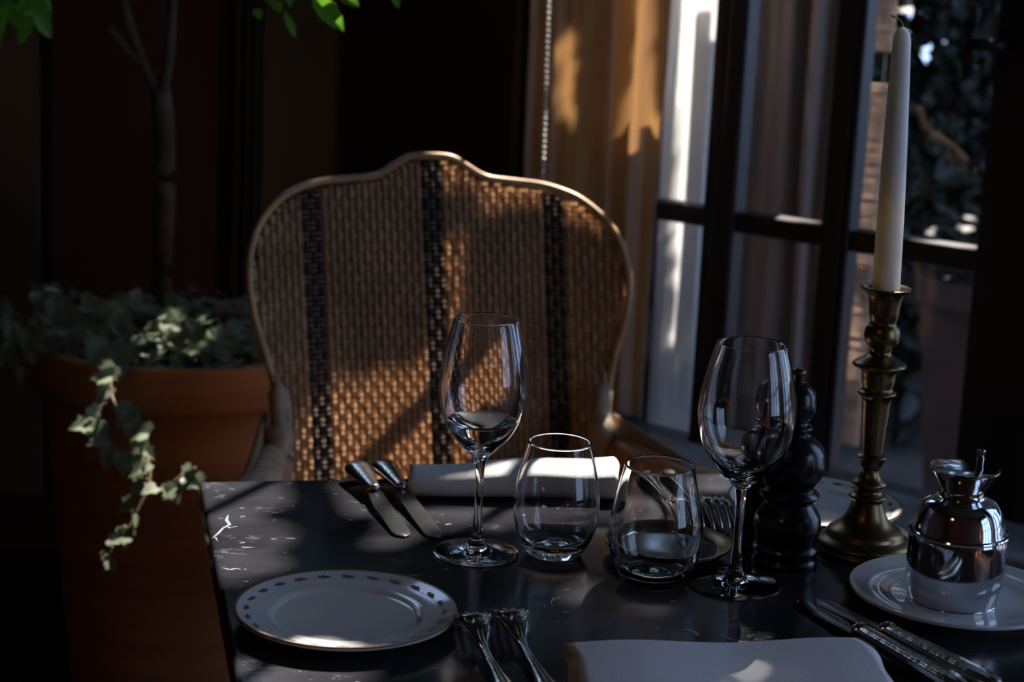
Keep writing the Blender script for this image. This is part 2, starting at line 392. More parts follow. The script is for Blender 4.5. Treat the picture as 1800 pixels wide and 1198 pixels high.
# inlaid natural veins
def vein(pts, w):
    pp = [tpx(*p) for p in pts]
    for i in range(len(pp)-1):
        a = Vector((*pp[i], .7503)); c = Vector((*pp[i+1], .7503)); d = (c-a).normalized(); s = Vector((-d.y, d.x, 0))
        w0, w1 = w[i], w[i+1]
        f = b.faces.new([b.verts.new(v) for v in (a-s*w0, c-s*w1, c+s*w1, a+s*w0)]); f.material_index = 1
vein([(401, 905), (398, 914), (404, 922), (392, 928), (384, 937), (373, 946)], [.0004, .0016, .0014, .0010, .0011, .0005])
vein([(373, 946), (378, 944), (383, 951)], [.0008, .0011, .0002])
vein([(390, 998), (404, 1001), (416, 999), (424, 1001)], [.0003, .0014, .0009, .0002])
vein([(425, 961), (430, 962), (447, 962)], [.0006, .0013, .0003]); vein([(421, 955), (430, 953)], [.0004, .001])
vein([(1256, 1113), (1270, 1118), (1286, 1124), (1300, 1126)], [.0003, .0011, .0013, .0002])
vein([(1192, 1108), (1206, 1106), (1222, 1111), (1228, 1118)], [.0008, .0022, .0028, .0008])
vein([(974, 1066), (968, 1060), (972, 1052), (985, 1050)], [.0002, .0005, .0005, .0002])
top_ = link('tabletop', b, 'marble', table, smooth=False, mats=['marble', 'vein'], recalc=False)
b = NB(); lathe(b, smoothprof([(.30, .0), (.30, .012), (.06, .03), (.035, .08), (.032, .5), (.04, .66), (.16, .70), (.17, .7215)], 4), 32, off=(TW/2, -TD/2, 0))
link('pedestal', b, 'iron', table)

# ------------------------------------------------------------------ dining chair
CO = atY(771, 600, 2.62); CO.z = 0
chair = thing('armchair', CO, 'woven cane armchair with curved crest back and three black woven stripes', 'chair', YAW)
REC = .13; WS = .945; TS = -.030
def recl(z): return (z-.55)*REC
def interp(tab, x):
    if x <= tab[0][0]: return tab[0][1]
    for (a, b_), (c, d) in zip(tab, tab[1:]):
        if x <= c:
            t = (x-a)/(c-a); return b_+(d-b_)*t
    return tab[-1][1]
Wt = [(z_+(TS if z_ > .8 else TS*max(0, z_-.6)/.2), w_*WS) for z_, w_ in ((.44, .235), (.52, .238), (.58, .240), (.62, .242), (.67, .246), (.72, .255), (.77, .267), (.82, .274), (.86, .272), (.89, .263), (.915, .246), (.935, .222))]
Tt = [(u_*WS, z_+TS) for u_, z_ in ((0, .992), (.03, .990), (.05, .980), (.08, .964), (.12, .959), (.165, .955), (.20, .946), (.225, .934), (.25, .914), (.27, .885), (.28, .85))]
def bulge(u): return -2.6*max(0, abs(u)-.10)**2
def bp(u, z, dy=0): return Vector((u-.055*(z-.75), recl(z)+bulge(u)+dy, z))
PX = .0094; RZ = .0073
cane = NB(); ebon = NB(); nc = 28
black_cols = {-19: 1, -18: 1, -17: 1, -1: 1, 0: 1, 1: 1, 17: 1, 18: 1, 19: 1}
for c in range(-nc, nc+1):
    u = c*PX
    zt = interp(Tt, abs(u))-.004
    # z intervals within the outline
    zs = []; z = .44
    run = []
    while z < zt:
        if abs(u) <= interp(Wt, z) - .003: run.append(z)
        else:
            if len(run) > 3: zs.append(run)
            run = []
        z += RZ/4
    if len(run) > 3: zs.append(run)
    tgt = ebon if c in black_cols else cane
    for run in zs:
        rows = []
        for z in run:
            ph = (z/RZ + (2 if c % 2 else 0))/4*2*pi
            s = sin(ph); off = -.0022*max(-1, min(1, s*1.6))
            w = PX*(.50 if s < 0 else .44)+PX*.05*s
            w = PX*(.40+.09*abs(s))
            rows.append([tgt.verts.new(bp(u-w, z, off+.0009)), tgt.verts.new(bp(u, z, off-.0007)), tgt.verts.new(bp(u+w, z, off+.0009)), tgt.verts.new(bp(u, z, off+.0011))])
        for i in range(len(rows)-1):
            A, B_ = rows[i], rows[i+1]
            for k in range(4): tgt.faces.new((A[k], A[(k+1) % 4], B_[(k+1) % 4], B_[k]))
wf_ = NB(); z = .443
while z < .99:
    # the span of this row
    um = 0
    while um < .28 and (um <= interp(Wt, z)-.004 and z < interp(Tt, um)-.004): um += .004
    if um > .02:
        n = max(4, int(um/.012))
        tube(wf_, [bp(-um+2*um*i/n, z) for i in range(n+1)], .0013, 5, True)
    z += RZ
link('cane_back', cane, 'cane', chair, smooth=True, recalc=True)
o = link('black_stripes', ebon, 'ebony', chair, smooth=True); o['label'] = 'three black woven cane stripes'
link('weft', wf_, 'weft', chair)
# rim
rim = []
for z, w in Wt: rim.append((-w, z))
rl = [(-w, z) for z, w in Wt]
ttop = [(-u, z) for u, z in reversed(Tt) if u < .225*WS-1e-4]
left = rl+ttop
full = left+[(-u, z) for u, z in reversed(left) if abs(u) > 1e-6]
full = smoothprof(full, 5)
b = NB(); tube(b, [bp(u*1.012, z+.003) for u, z in full], .0050, 10, True, up=Vector((0, 1, 0)))
link('back_rim', b, 'rattan', chair)
# arms
def arm(sg):
    shp = [(sg*.232, -.03, .56), (sg*.240, -.09, .572), (sg*.250, -.15, .578), (sg*.266, -.25, .585), (sg*.283, -.35, .60), (sg*.293, -.42, .612), (sg*.296, -.455, .595), (sg*.296, -.462, .55), (sg*.300, -.45, .51), (sg*.295, -.44, .44)]
    shp = smoothprof(shp, 4); b = NB(); n = len(shp)
    tube(b, shp, [.020+.009*min(1, i/(n*.45)) if i < n*.7 else .029-.007*(i/n-.7)/.3 for i in range(n)], 16, True)
    return link('arm', b, 'wicker' if sg < 0 else 'armwood', chair)
al = arm(-1); ar = arm(1)
def wing(sg):
    b = NB(); tube(b, smoothprof([(sg*.226, -.028, .49), (sg*.230, -.060, .545), (sg*.226, -.080, .585), (sg*.222, -.06, .625), (sg*.229, -.045, .68)], 4), [.004, .014, .022, .025, .026, .026, .024]+[.021]*4+[.015]*4+[.003]*2, 14, True)
    return link('wing', b, 'wicker', chair)
wing(-1); wing(1)
# side panels under the arms, seat and legs
for sg in (-1, 1):
    b = NB()
    for i in range(34):
        y = -.02-.43*i/33; x = sg*(.24+.07*(i/33)); tube(b, [(x, y, .43), (x, y, .62)], .0042, 5)
    for z in (.46, .50, .54, .58): tube(b, [(sg*.24, -.02, z), (sg*.31, -.45, z)], .003, 5)
    link('side_panel', b, 'weft', chair)
b = NB(); box(b, -.24, .24, -.46, -.03, .36, .43, .02); link('seat_rail', b, 'wicker', chair)
b = NB(); box(b, -.235, .235, -.455, -.055, .431, .50, .03); link('seat_cushion', b, 'cloth', chair)
for x, y in ((-.22, -.44), (.22, -.44), (-.21, -.05), (.21, -.05)):
    b = NB(); tube(b, [(x, y, 0), (x, y, .2), (x, y, .365)], [.014, .017, .02], 12); link('leg', b, 'rattan', chair)

# ------------------------------------------------------------------ crockery
def plate(name, c, R, label, cat='plate', motifs=True, rim_m='gold', h=.0145, group=None, yaw=0):
    prof = [(0, .004), (R*.50, .004), (R*.53, .001), (R*.56, .001), (R*.58, .005), (R*.70, .0085), (R*.88, h-.006), (R*.992, h-.003), (R*1.0, h-.0012), (R*.996, h), (R*.972, h-.0004), (R*.88, h-.0035), (R*.745, h-.0055), (R*.70, .0095), (R*.66, .0070), (R*.60, .0062), (0, .006)]
    mi = [0]*len(prof); 
    for i in (8, 9): mi[i] = 1
    b = NB(); lathe(b, prof, 96, mi)
    if motifs:
        n = 24
        for k in range(n):
            a = 2*pi*k/n+.06; r = R*.885; zz = h-.0033+.0003
            for (dr, da, sz) in ((0, 0, .0032), (.0006, .045, .0023), (-.0004, -.042, .0021)):
                cx, cy = (r+dr)*cos(a+da), (r+dr)*sin(a+da)
                vs = []
                for q in range(8):
                    t = 2*pi*q/8; e = 1+.35*sin(3*t+k)
                    lx, ly = sz*e*cos(t)*1.1, sz*e*sin(t)*.9
                    x = cx-ly*sin(a)+lx*cos(a)*.7; y = cy+ly*cos(a)+lx*sin(a)*.7
                    rr = sqrt(x*x+y*y)
                    vs.append(b.verts.new((x, y, zz+(rr-r)*.21+.0002)))
                f = b.faces.new(vs); f.material_index = 2
    o = sharp(link(name, b, None, mats=['porcelain', rim_m, 'motif']), 50)
    o.location = (c.x, c.y, .7502); tag(o, label, cat, group); return o
plate('side_plate', at(607, 1096), .0872, 'white porcelain side plate with gold leaf dots, near left corner of the table')
plate('side_plate', at(1430, 903), .083, 'white porcelain side plate partly hidden behind the pepper mill and candlestick')
plate('saucer', at(1680, 1062), .0895, 'plain white saucer with a thin dark rim carrying the steel oil pot', 'saucer', motifs=False, rim_m='porcelain', h=.014)
# small metal dish
R = .0565
prof = [(0, .002), (R*.7, .002), (R*.76, .0035), (R*.97, .0095), (R, .0105), (R*1.0, .0125), (R*.97, .0125), (R*.80, .0065), (R*.78, .0052), (0, .0045)]
b = NB(); lathe(b, prof, 96, [0, 0, 1, 1, 1, 1, 1, 0, 0])
o = sharp(link('metal_dish', b, None, mats=['steel', 'brass']), 40); c = at(1172, 972); o.location = (c.x, c.y, .7502)
tag(o, 'small round polished metal dish with brass rim behind the tumbler', 'dish')

# oil pot
c = at(1672, 1064)
pot = thing('oil_pot', (c.x, c.y, .7502+.006), 'polished stainless steel oil pot with flared spout on a white saucer', 'pot'); pot.scale = (.9, .9, .88)
b = NB(); pr_ = smoothprof([(0, .0), (.037, .0), (.0405, .002), (.0432, .014), (.0446, .030), (.0448, .045), (.0446, .060), (.0440, .0655)], 5)
pr_ += [(.0455, .0662), (.0462, .0675), (.0455, .0690), (.0430, .0694)]
pr_ += smoothprof([(.0420, .072), (.0400, .082), (.0360, .092), (.0300, .0985), (.0225, .1020), (.0205, .1045)], 5)
lathe(b, pr_, 96); sharp(link('pot_body', b, 'steel', pot), 40)
b = NB(); lathe(b, [(.0200, .1035), (.0192, .107), (.0196, .1095), (.0300, .1265), (.0308, .1272), (.0300, .1278), (.0180, .1160), (.001, .113)], 72); sharp(link('spout_collar', b, 'steel', pot), 30)
b = NB(); lathe(b, [(0, .1290), (.0300, .1280), (.0322, .1285), (.0322, .1300), (.0300, .1306), (.006, .1312), (0, .1312)], 72); o = link('lid', b, 'steel', pot); sharp(o, 30)
o2 = NB(); lathe(o2, [(0, .131), (.0036, .131), (.0034, .146), (.0040, .1475), (.0038, .1490), (0, .1490)], 20, off=(.0125, -.004, 0)); link('lid_knob', o2, 'steel', o)

# ------------------------------------------------------------------ glassware
def ball(prof_out, prof_in):  # closed outer+inner profile, both on axis
    return prof_out+prof_in
def wine_glass(px, py, sc, label):
    o_ = [(0, .0006), (.020, .0002), (.0365, .0), (.0376, .0008), (.0370, .0020)]
    o_ += smoothprof([(.0360, .0024), (.0220, .0046), (.0105, .0085), (.0058, .0145), (.0042, .026), (.0036, .045), (.0037, .068), (.0048, .082), (.0078, .0885), (.0150, .0955), (.0250, .1070), (.0335, .1225), (.0378, .1420), (.0378, .1600), (.0340, .1830), (.0284, .2060), (.0268, .2100)], 6)
    i_ = [(.0263, .2103), (.0259, .2098)]
    i_ += smoothprof([(.0259, .2095), (.0275, .2055), (.0331, .1830), (.0368, .1600), (.0368, .1425), (.0325, .1240), (.0238, .1095), (.0130, .0995), (.006, .0968), (0, .0960)], 6)
    b = NB(); lathe(b, [(r*sc, z) for r, z in o_+i_], 96)
    o = link('wine_glass', b, 'glass'); c = at(px, py); o.location = (c.x, c.y, .7502)
    return tag(o, label, 'glass')
g1 = wine_glass(837, 972, 1.0, 'clear stemmed wine glass left of the tumblers, with a little water in it')
wprof = smoothprof([(0, .0963), (.006, .0971), (.0129, .0998), (.0236, .1098), (.0308, .1200)], 6)
b = NB(); lathe(b, wprof+[(.0308, .1202), (0, .1202)], 64)
o = sharp(link('water', b, 'water', g1), 50); o['label'] = 'little water in the bowl'
wine_glass(1291, 1027, 1.07, 'clear empty stemmed wine glass standing in front of the black pepper mill')
def tumbler(px, py, label, h=.102, s=1.0):
    o_ = [(0, .0012), (.018, .0010)]+smoothprof([(.0205, .0), (.0235, .0010), (.0295, .0095), (.0355, .0240), (.0378, .0400), (.0368, .0600), (.0316, .0850), (.0276, h)], 6)
    i_ = [(.0271, h+.0004), (.0266, h)]+smoothprof([(.0266, h-.0005), (.0305, .0850), (.0356, .0600), (.0366, .0410), (.0342, .0260), (.0280, .0130), (.0180, .0085), (0, .0078)], 6)
    b = NB(); lathe(b, [(r*s, z) for r, z in o_+i_], 96)
    o = link('tumbler', b, 'glass'); c = at(px, py); o.location = (c.x, c.y, .7502); return tag(o, label, 'glass')
tumbler(974, 972, 'clear stemless tumbler between the left wine glass and the other tumbler', .1025)
tumbler(1147, 1022, 'clear stemless tumbler in front of the small metal dish', .1035, 1.05)

# ------------------------------------------------------------------ mills, candlestick
def mill(px, py, H, k, label, name, finial=True, rs=1.16):
    c = at(px, py); t = thing(name, (c.x, c.y, .7502), label, 'mill')
    q = H/.165
    P = [(.0245, .0), (.0252, .004), (.0235, .008), (.0240, .0115), (.0252, .015), (.0236, .020), (.0238, .026), (.0255, .036), (.0245, .047), (.0200, .056), (.0180, .060), (.0205, .0625), (.0228, .067), (.0205, .071), (.0186, .0735), (.0205, .078), (.0245, .088), (.0257, .099), (.0235, .111), (.0175, .120), (.0120, .1235)]
    P2 = [(.0105, .1237), (.0105, .127), (.0130, .129), (.0135, .132), (.0105, .1345), (.0100, .1375), (.0128, .1415), (.0146, .148), (.0150, .155), (.0136, .164), (.0092, .171), (.004, .174), (0, .1743)]
    b = NB(); lathe(b, [(0, 0)]+[(r*rs, z*q) for r, z in smoothprof(P, 5)]+[(0, .1236*q)], 64); link('mill_body', b, 'black', t)
    b = NB(); lathe(b, [(0, .1236*q)]+[(r*rs, z*q) for r, z in smoothprof(P2, 5)], 64); link('mill_head', b, 'black', t)
    if finial:
        b = NB(); lathe(b, [(0, .1738*q), (.003, .1738*q), (.003, .180*q), (.0062, .181*q), (.0066, .1835*q), (.0045, .186*q), (0, .1865*q)], 24); link('finial', b, 'brass', t)
    return t
mill(1378, 988, .156, 1, 'turned black pepper mill with round head and small brass nut', 'pepper_mill')
mill(1338, 958, .146, 1, 'turned black mill standing half hidden behind the pepper mill', 'salt_mill', False, 1.0)
c = at(1517, 967); CS = thing('candlestick', (c.x, c.y, .7502), 'tall turned aged brass candlestick holding a white taper candle', 'candlestick')
px = .000528
P = [(83, 0), (84, 6), (80, 12), (82, 16), (78, 22), (66, 30), (64, 36), (58, 42), (46, 50), (36, 62), (29, 80), (26, 92), (31, 96), (32, 100), (24, 106), (22, 112), (28, 118), (29, 124), (20, 132), (16, 140), (15, 148), (20, 154), (21, 158), (25, 168), (26, 171), (18, 176), (18, 180), (23, 250), (25, 272), (31, 280), (32, 284), (26, 289), (25, 294), (28, 306), (30, 322), (44, 330), (43, 336), (30, 344), (20, 350), (17, 356), (20, 364), (28, 374), (30, 386), (27, 398), (22, 404), (22, 410), (25, 420), (26, 432), (29, 452), (36, 460), (42, 464), (41, 467), (30, 466), (24, 463), (24, 440), (0, 440)]
b = NB(); lathe(b, [(0, 0)]+[(r*px, z*px*.985) for r, z in smoothprof(P[:-3], 3)+P[-3:]], 72); o = sharp(link('candlestick_body', b, 'brass', CS), 45)
zc = 440*px*.985
cand = thing('taper_candle', (c.x, c.y, .7502+zc+.0002), 'tall unlit white taper candle standing in the brass candlestick', 'candle')
CF = .90
b = NB(); lathe(b, [(0, 0)]+[(r, z*CF) for r, z in smoothprof([(.0122, 0), (.0120, .05), (.0112, .12), (.0096, .19), (.0080, .245), (.0073, .256), (.0050, .263), (.0016, .2665)], 6)]+[(0, .267*CF)], 40); link('candle_wax', b, 'wax', cand)
cand.rotation_euler = (0, -.024, 0)
b = NB(); tube(b, smoothprof([(0, 0, .266*CF), (-.001, 0, .266*CF+.004), (-.005, 0, .266*CF+.0075), (-.0105, 0, .266*CF+.0095)], 3), .0008, 6); link('wick', b, 'wick', cand)

# ------------------------------------------------------------------ napkins
def napkin(name, p0, p1, hgt, dep, turns, label, seed=1, flare=0, z0=.7503):
    rnd = random.Random(seed); A = Vector(p0); B_ = Vector(p1); L = (B_-A).length; n = 40; m = 44
    sp = []
    for side, t_ in ((0, 0.0), (1, .0011)):
        for i in range(m*turns+1):
            k = i if side == 0 else m*turns-i
            a = -pi/2-.3+2*pi*k/m; rr = 1-.115*(m*turns-k)/m*1.4 - t_/(hgt/2)
            rr = max(.08, rr)
            ca, sa = cos(a), sin(a)
            e = .75
            sp.append((rr*dep/2*math.copysign(abs(ca)**e, ca), rr*hgt/2*math.copysign(abs(sa)**e, sa)))
    b = NB(); rings = []
    zmin = min(z for _, z in sp)
    for j in range(n+1):
        s = j/n; f = 1+flare*s
        wob = .0010*sin(s*9+seed)
        ring = [b.verts.new((s*L+.0022*sin(y*90+z*160+seed*2)*(1 if j in (0, n) else .4), y*f, (z-zmin)*f+wob*(z-zmin)/hgt*2)) for y, z in sp]
        rings.append(ring)
    K = len(sp)
    for j in range(n):
        for k in range(K): b.faces.new((rings[j][k], rings[j][(k+1) % K], rings[j+1][(k+1) % K], rings[j+1][k]))
    half = K//2
    for ring in (rings[0], rings[-1]):
        for k in range(half-1):
            b.faces.new((ring[k], ring[k+1], ring[K-2-k], ring[K-1-k]))
    o = link(name, b, 'linen'); o.location = (A.x, A.y, z0); o.rotation_euler = (0, 0, atan2((B_-A).y, (B_-A).x))
    return tag(o, label, 'napkin')
a_, b__ = tpx(727, 862), tpx(1118, 866)
napkin('napkin', tl(.197, -.050), tl(.396, -.068), .027, .052, 2, 'bright sunlit white linen napkin rolled up, at the far side', 3, .38)
napkin('napkin', tl(.239, -.546), tl(.462, -.560), .030, .105, 2, 'white linen napkin rolled flat in the shade, at the near edge', 6, .0)

# ------------------------------------------------------------------ cutlery
def fork(name, tip, yaw, label, L=.19, flip=True, z0=.7503, scale=1.0):
    """lies face down: tines arch down at +y end; tip=(x,y) world of the tine tips"""
    b = NB(); n = 60
    def cz(s):  # centreline height above the table
        return interp([(0, .0012), (.05, .0085), (.12, .0165), (.20, .0200), (.27, .0165), (.36, .0085), (.5, .006), (.75, .0065), (.92, .005), (1, .002)], s)
    def hw(s): return interp([(.0, .0112), (.17, .0128), (.24, .0125), (.29, .0095), (.34, .0058), (.42, .0033), (.6, .0042), (.82, .0085), (.92, .0105), (.98, .0085), (1, .002)], s)
    czs = smoothprof([(s/40, cz(s/40)) for s in range(41)], 3)
    hws = smoothprof([(s/40, hw(s/40)) for s in range(41)], 3)
    pts = [(czs[i][0], czs[i][1], hws[i][1]) for i in range(len(czs)) if czs[i][0] >= .17]
    rings = []
    for s, z, w in pts:
        y = -s*L; t = .0011+.0010*min(1, max(0, (s-.3)*4)); cr = .0016 if s < .3 else .0009
        ring = []
        for k, (u, top) in enumerate([(-1, 0), (-.6, 1), (-.35, .8), (0, 1.25), (.35, .8), (.6, 1), (1, 0), (.6, -1), (0, -1), (-.6, -1)]):
            zz = z-cr*u*u + top*t*(1 if top > 0 else .6)
            ring.append(b.verts.new((u*w, y, zz)))
        rings.append(ring)
    for i in range(len(rings)-1):
        for k in range(10): b.faces.new((rings[i][k], rings[i][(k+1) % 10], rings[i+1][(k+1) % 10], rings[i+1][k]))
    b.faces.new(rings[0]); b.faces.new(rings[-1][::-1])
    for q in range(4):
        u = (q-1.5)/1.5*.80
        tp = []
        for i in range(15):
            s = .185*(1-i/14); w = hw(s); tp.append((u*w*1.0, -s*L, cz(s)-(.0016*u*u)))
        tube(b, tp, [.0019]*5+[.0017]*5+[.0014]*3+[.001, .0005], 8, True, flat=.75)
    t = thing(name, (tip[0], tip[1], z0), label, 'fork', yaw); t.scale = (scale, 1, 1)
    link('fork_body', b, 'silver', t)
    # scroll ornament at the root of the tines
    b = NB()
    for sg in (-1, 1):
        pp = [(sg*.0050+.0032*cos(a*pi/8), -.232*L+.0046*sin(a*pi/8), cz(.232)+.0007) for a in range(17)]
        tube(b, pp, .00065, 6, False)
        tube(b, [(sg*.0016, -.30*L, cz(.30)+.0015), (sg*.0012, -.36*L, cz(.36)+.0022), (sg*.0010, -.5*L, cz(.5)+.0026), (sg*.002, -.8*L, cz(.8)+.0026)], .0006, 6)
    o = link('ornament', b, 'silver', t); o['label'] = 'raised scroll ornament'
    return t
def place(tx, ty): p = tl(tx, ty); return (p.x, p.y)
fork('fork', place(.186, -.396), YAW+radians(1), 'ornate silver fork face down right beside the side plate, left one of the near pair', scale=1.12)
fork('fork', place(.217, -.391), YAW+radians(1), 'ornate silver fork face down, nearer the napkin of the near pair', scale=1.12)
fork('fork', place(.4395, -.190), YAW+pi, 'silver fork beside the sunlit napkin, left one of the far pair', scale=1.22)
fork('fork', place(.4715, -.190), YAW+pi, 'silver fork of the far pair, the one beside the wine glass stem', scale=1.22)
def knife(name, tip, yaw, label, Lb=.105, Lh=.10, ribbed=True, z0=.7503, bw=.0105, hr=.0092, lift=.004):
    t = thing(name, (tip[0], tip[1], z0), label, 'knife', yaw)
    b = NB(); n = 30
    sec = []
    for i in range(n+1):
        s = i/n; y = -s*Lb
        w = bw*min(1, sqrt(max(0, 1-(1-min(1, s/.16))**2))+.05)
        x0 = -w*(.9-.1*s); x1 = w*(.9 if s < .75 else .9-.35*(s-.75)/.25)
        zz = .0012+lift*s
        sec.append([b.verts.new(v) for v in ((x0, y, zz), ((x0+x1)/2, y, zz+.0010), (x1, y, zz+.0008), (x1, y, zz-.0004), ((x0+x1)/2, y, zz-.0008))])
    for i in range(n):
        for k in range(5): b.faces.new((sec[i][k], sec[i][(k+1) % 5], sec[i+1][(k+1) % 5], sec[i+1][k]))
    b.faces.new(sec[0]); b.faces.new(sec[-1][::-1])
    sharp(link('blade', b, 'blade', t), 30)
    b = NB(); seg = 36; rings = []
    prof = ([(0, .35), (.02, .72), (.04, .95), (.06, .92), (.08, .70), (.10, .74), (.2, .82), (.6, .98), (.85, 1.12), (.95, 1.0), (1, .4)] if ribbed else
            [(0, .45), (.03, .62), (.08, .62), (.15, .68), (.4, .85), (.7, 1.10), (.88, 1.22), (.97, 1.0), (1, .4)])
    prof = smoothprof(prof, 4)
    zc_ = .0012+lift+.004
    for s, r in prof:
        y = -(Lb-.003)-s*Lh; ring = []
        for k in range(seg):
            a = 2*pi*k/seg; rr = hr*r*(1+(.07*cos(a*12) if ribbed and s > .1 else 0))
            ring.append(b.verts.new((rr*cos(a), y, zc_+rr*sin(a)*(.62 if ribbed else .55)+(0 if not ribbed else 0))))
        rings.append(ring)
    for i in range(len(rings)-1):
        for k in range(seg): b.faces.new((rings[i][k], rings[i][(k+1) % seg], rings[i+1][(k+1) % seg], rings[i+1][k]))
    b.faces.new(rings[0]); b.faces.new(rings[-1][::-1])
    link('handle', b, 'silver', t); return t
def tipyaw(p, q):
    a, c_ = tl(*p), tl(*q); d = a-c_; return (a.x, a.y), atan2(-d.x, d.y)
tp, yw = tipyaw((.4715, -.378), (.5135, -.551)); knife('knife', tp, yw, 'silver table knife with reeded handle next to the near napkin', .085, .135, bw=.0085)
tp, yw = tipyaw((.4890, -.376), (.5400, -.551)); knife('knife', tp, yw, 'silver table knife with reeded handle, farther from the near napkin', .088, .135, bw=.0085)
tp, yw = tipyaw((.1715, -.186), (.1540, -.020)); knife('knife', tp, yw, 'plain silver knife beside the sunlit napkin, left one of the far pair', .115, .075, False, hr=.0108, bw=.0098, lift=.007)
tp, yw = tipyaw((.2000, -.192), (.1810, -.015)); knife('knife', tp, yw, 'plain silver knife of the far pair, right beside the napkin end', .125, .075, False, hr=.0108, bw=.0098, lift=.007)

# ------------------------------------------------------------------ lamp of the room, behind the camera
lamp = thing('pendant_lamp', (-.9, -.3, 3.42), 'warm pendant lamp with a linen shade hanging from the ceiling behind the table', 'lamp')
b = NB(); lathe(b, [(.05, 0), (.05, -.02), (.004, -.022), (.004, -1.0), (.03, -1.0), (.03, -1.06), (0, -1.06)], 24); link('cord', b, 'iron', lamp)
b = NB(); lathe(b, [(.12, -1.02), (.19, -1.26), (.188, -1.26), (.118, -1.02)], 40, close=True); link('lamp_shade', b, 'sheer', lamp)
bl = bpy.data.lights.new('bulb', 'POINT'); bl.energy = 3.5; bl.color = (1, .55, .25); bl.shadow_soft_size = .04
bo = bpy.data.objects.new('bulb', bl); C.objects.link(bo); bo.parent = lamp; bo.location = (0, 0, -1.15)
# ------------------------------------------------------------------ planter, ivy, tree
PC = Vector((-.52, 2.98, 0)); PR = .243
b = NB()
pp = [(0, 0), (.165, 0), (.17, .01), (.212, .52), (.214, .545), (.232, .55), (PR-.003, .560), (PR, .575), (PR, .610), (PR-.004, .622), (PR-.02, .624), (PR-.028, .618), (PR-.030, .56), (0, .555)]
lathe(b, pp, 96); pl = sharp(link('planter', b, 'terracotta'), 50); pl.location = PC
tag(pl, 'large round terracotta planter with a thick rim beside the armchair', 'planter')
b = NB(); lathe(b, [(0, .5552), (.212, .5552), (.212, .585), (.15, .60), (0, .602)], 48)
o = link('soil', b, 'soil', pl); 
# tree
tree = thing('potted_tree', PC+Vector((.02, .02, .595)), 'slender tree with forked trunk growing in the terracotta planter', 'tree')
def loc(p): return Vector(p)-(PC+Vector((.02, .02, .595)))
TY = 3.0
b = NB()
tr = [loc((PC.x+.02, TY, .604))]+[loc(atY(px_, py_, TY)) for px_, py_ in ((286, 520), (288, 400), (290, 300), (288, 220), (282, 160))]
tube(b, smoothprof([tuple(v) for v in tr], 4), [.0165]*21, 10)
for pth in ([(282, 170), (255, 120), (232, 60), (215, 0), (200, -80)], [(284, 165), (295, 110), (300, 50), (305, -20), (330, -90)], [(250, 110), (215, 80), (190, 50)]):
    tube(b, smoothprof([tuple(loc(atY(x, y, TY))) for x, y in pth], 3), .0085, 8)
# bough reaching forward over the chair, above the picture
tube(b, smoothprof([tuple(v) for v in (loc(atY(305, -20, TY)), loc(atY(400, -60, 2.8)), loc(atY(520, -40, 2.6)), loc(atY(700, -50, 2.5)))], 4), [.006]*13, 8)
link('trunk', b, 'bark', tree)
b = NB(); rl_ = random.Random(4)
def lf(x0, y0, x1, y1, Y, w, m=0, nv=None):
    a, c_ = atY(x0, y0, Y), atY(x1, y1, Y-.01); leaf(b, loc(a), c_-a, nv or Vector((.2, -.8, .5)), (c_-a).length, w)
lf(545, -12, 607, 53, 2.5, .030); lf(592, -14, 632, 10, 2.52, .02); lf(688, -20, 701, 14, 2.5, .012)
lf(448, 14, 458, 34, 2.6, .014); lf(480, 2, 494, 20, 2.6, .016); lf(500, 20, 521, 66, 2.62, .012); lf(462, -20, 480, 6, 2.6, .015)
lf(505, -25, 512, 12, 2.6, .014); lf(640, -20, 650, -2, 2.55, .02)
for i in range(220):   # crown above and beside the picture, reaching its top edge
    x = rl_.uniform(60, 780); y = rl_.uniform(-330, -75); Y = rl_.uniform(2.45, 3.1)
    a = atY(x, y, Y); d = Vector((rl_.uniform(-1, 1), rl_.uniform(-1, 1), rl_.uniform(-1.2, .2)))
    leaf(b, loc(a), d, Vector((rl_.uniform(-.5, .5), -.6, .6)), rl_.uniform(.04, .07), rl_.uniform(.018, .03))
for i in range(26):
    x = rl_.uniform(-20, 70); y = rl_.uniform(-60, 30); a = atY(x, y, rl_.uniform(2.7, 3.0))
    leaf(b, loc(a), Vector((rl_.uniform(-1, 1), rl_.uniform(-1, 1), rl_.uniform(-1.2, .2))), Vector((0, -.6, .6)), .055, .025)
link('foliage', b, 'green', tree, smooth=False)
# ivy
IV = PC+Vector((0, 0, .59)); ivy = thing('ivy', IV, 'ivy with small pale leaves filling the planter and trailing down its side', 'ivy')
def li(p): return Vector(p)-IV
b = NB(); vb = NB(); ri = random.Random(11)
def ivl(px_, py_, Y, size, up=None, kind='ivy'):
    a = atY(px_, py_, Y); d = Vector((ri.uniform(-.8, .8), ri.uniform(-.5, .1), ri.uniform(-1, .0)))
    leaf(b, li(a), d, Vector((ri.uniform(-.3, .3), -.55, .8)), size, size*ri.uniform(.85, 1.05), kind)
def front(px_, py_):   # depth just in front of the planter wall
    return 2.66-(py_-640)/350*.22 if py_ > 640 else 2.74
vines = [[(190, 560), (200, 620), (195, 690), (222, 745), (240, 775), (258, 800), (262, 850), (240, 900), (225, 930), (200, 950), (188, 990)],
         [(258, 840), (275, 860), (300, 850), (325, 832), (345, 822)], [(200, 700), (170, 720), (160, 740), (185, 770), (215, 800)]]
for v in vines:
    tube(vb, smoothprof([tuple(li(atY(x, y, front(x, y)))) for x, y in v], 4), .0022, 6)
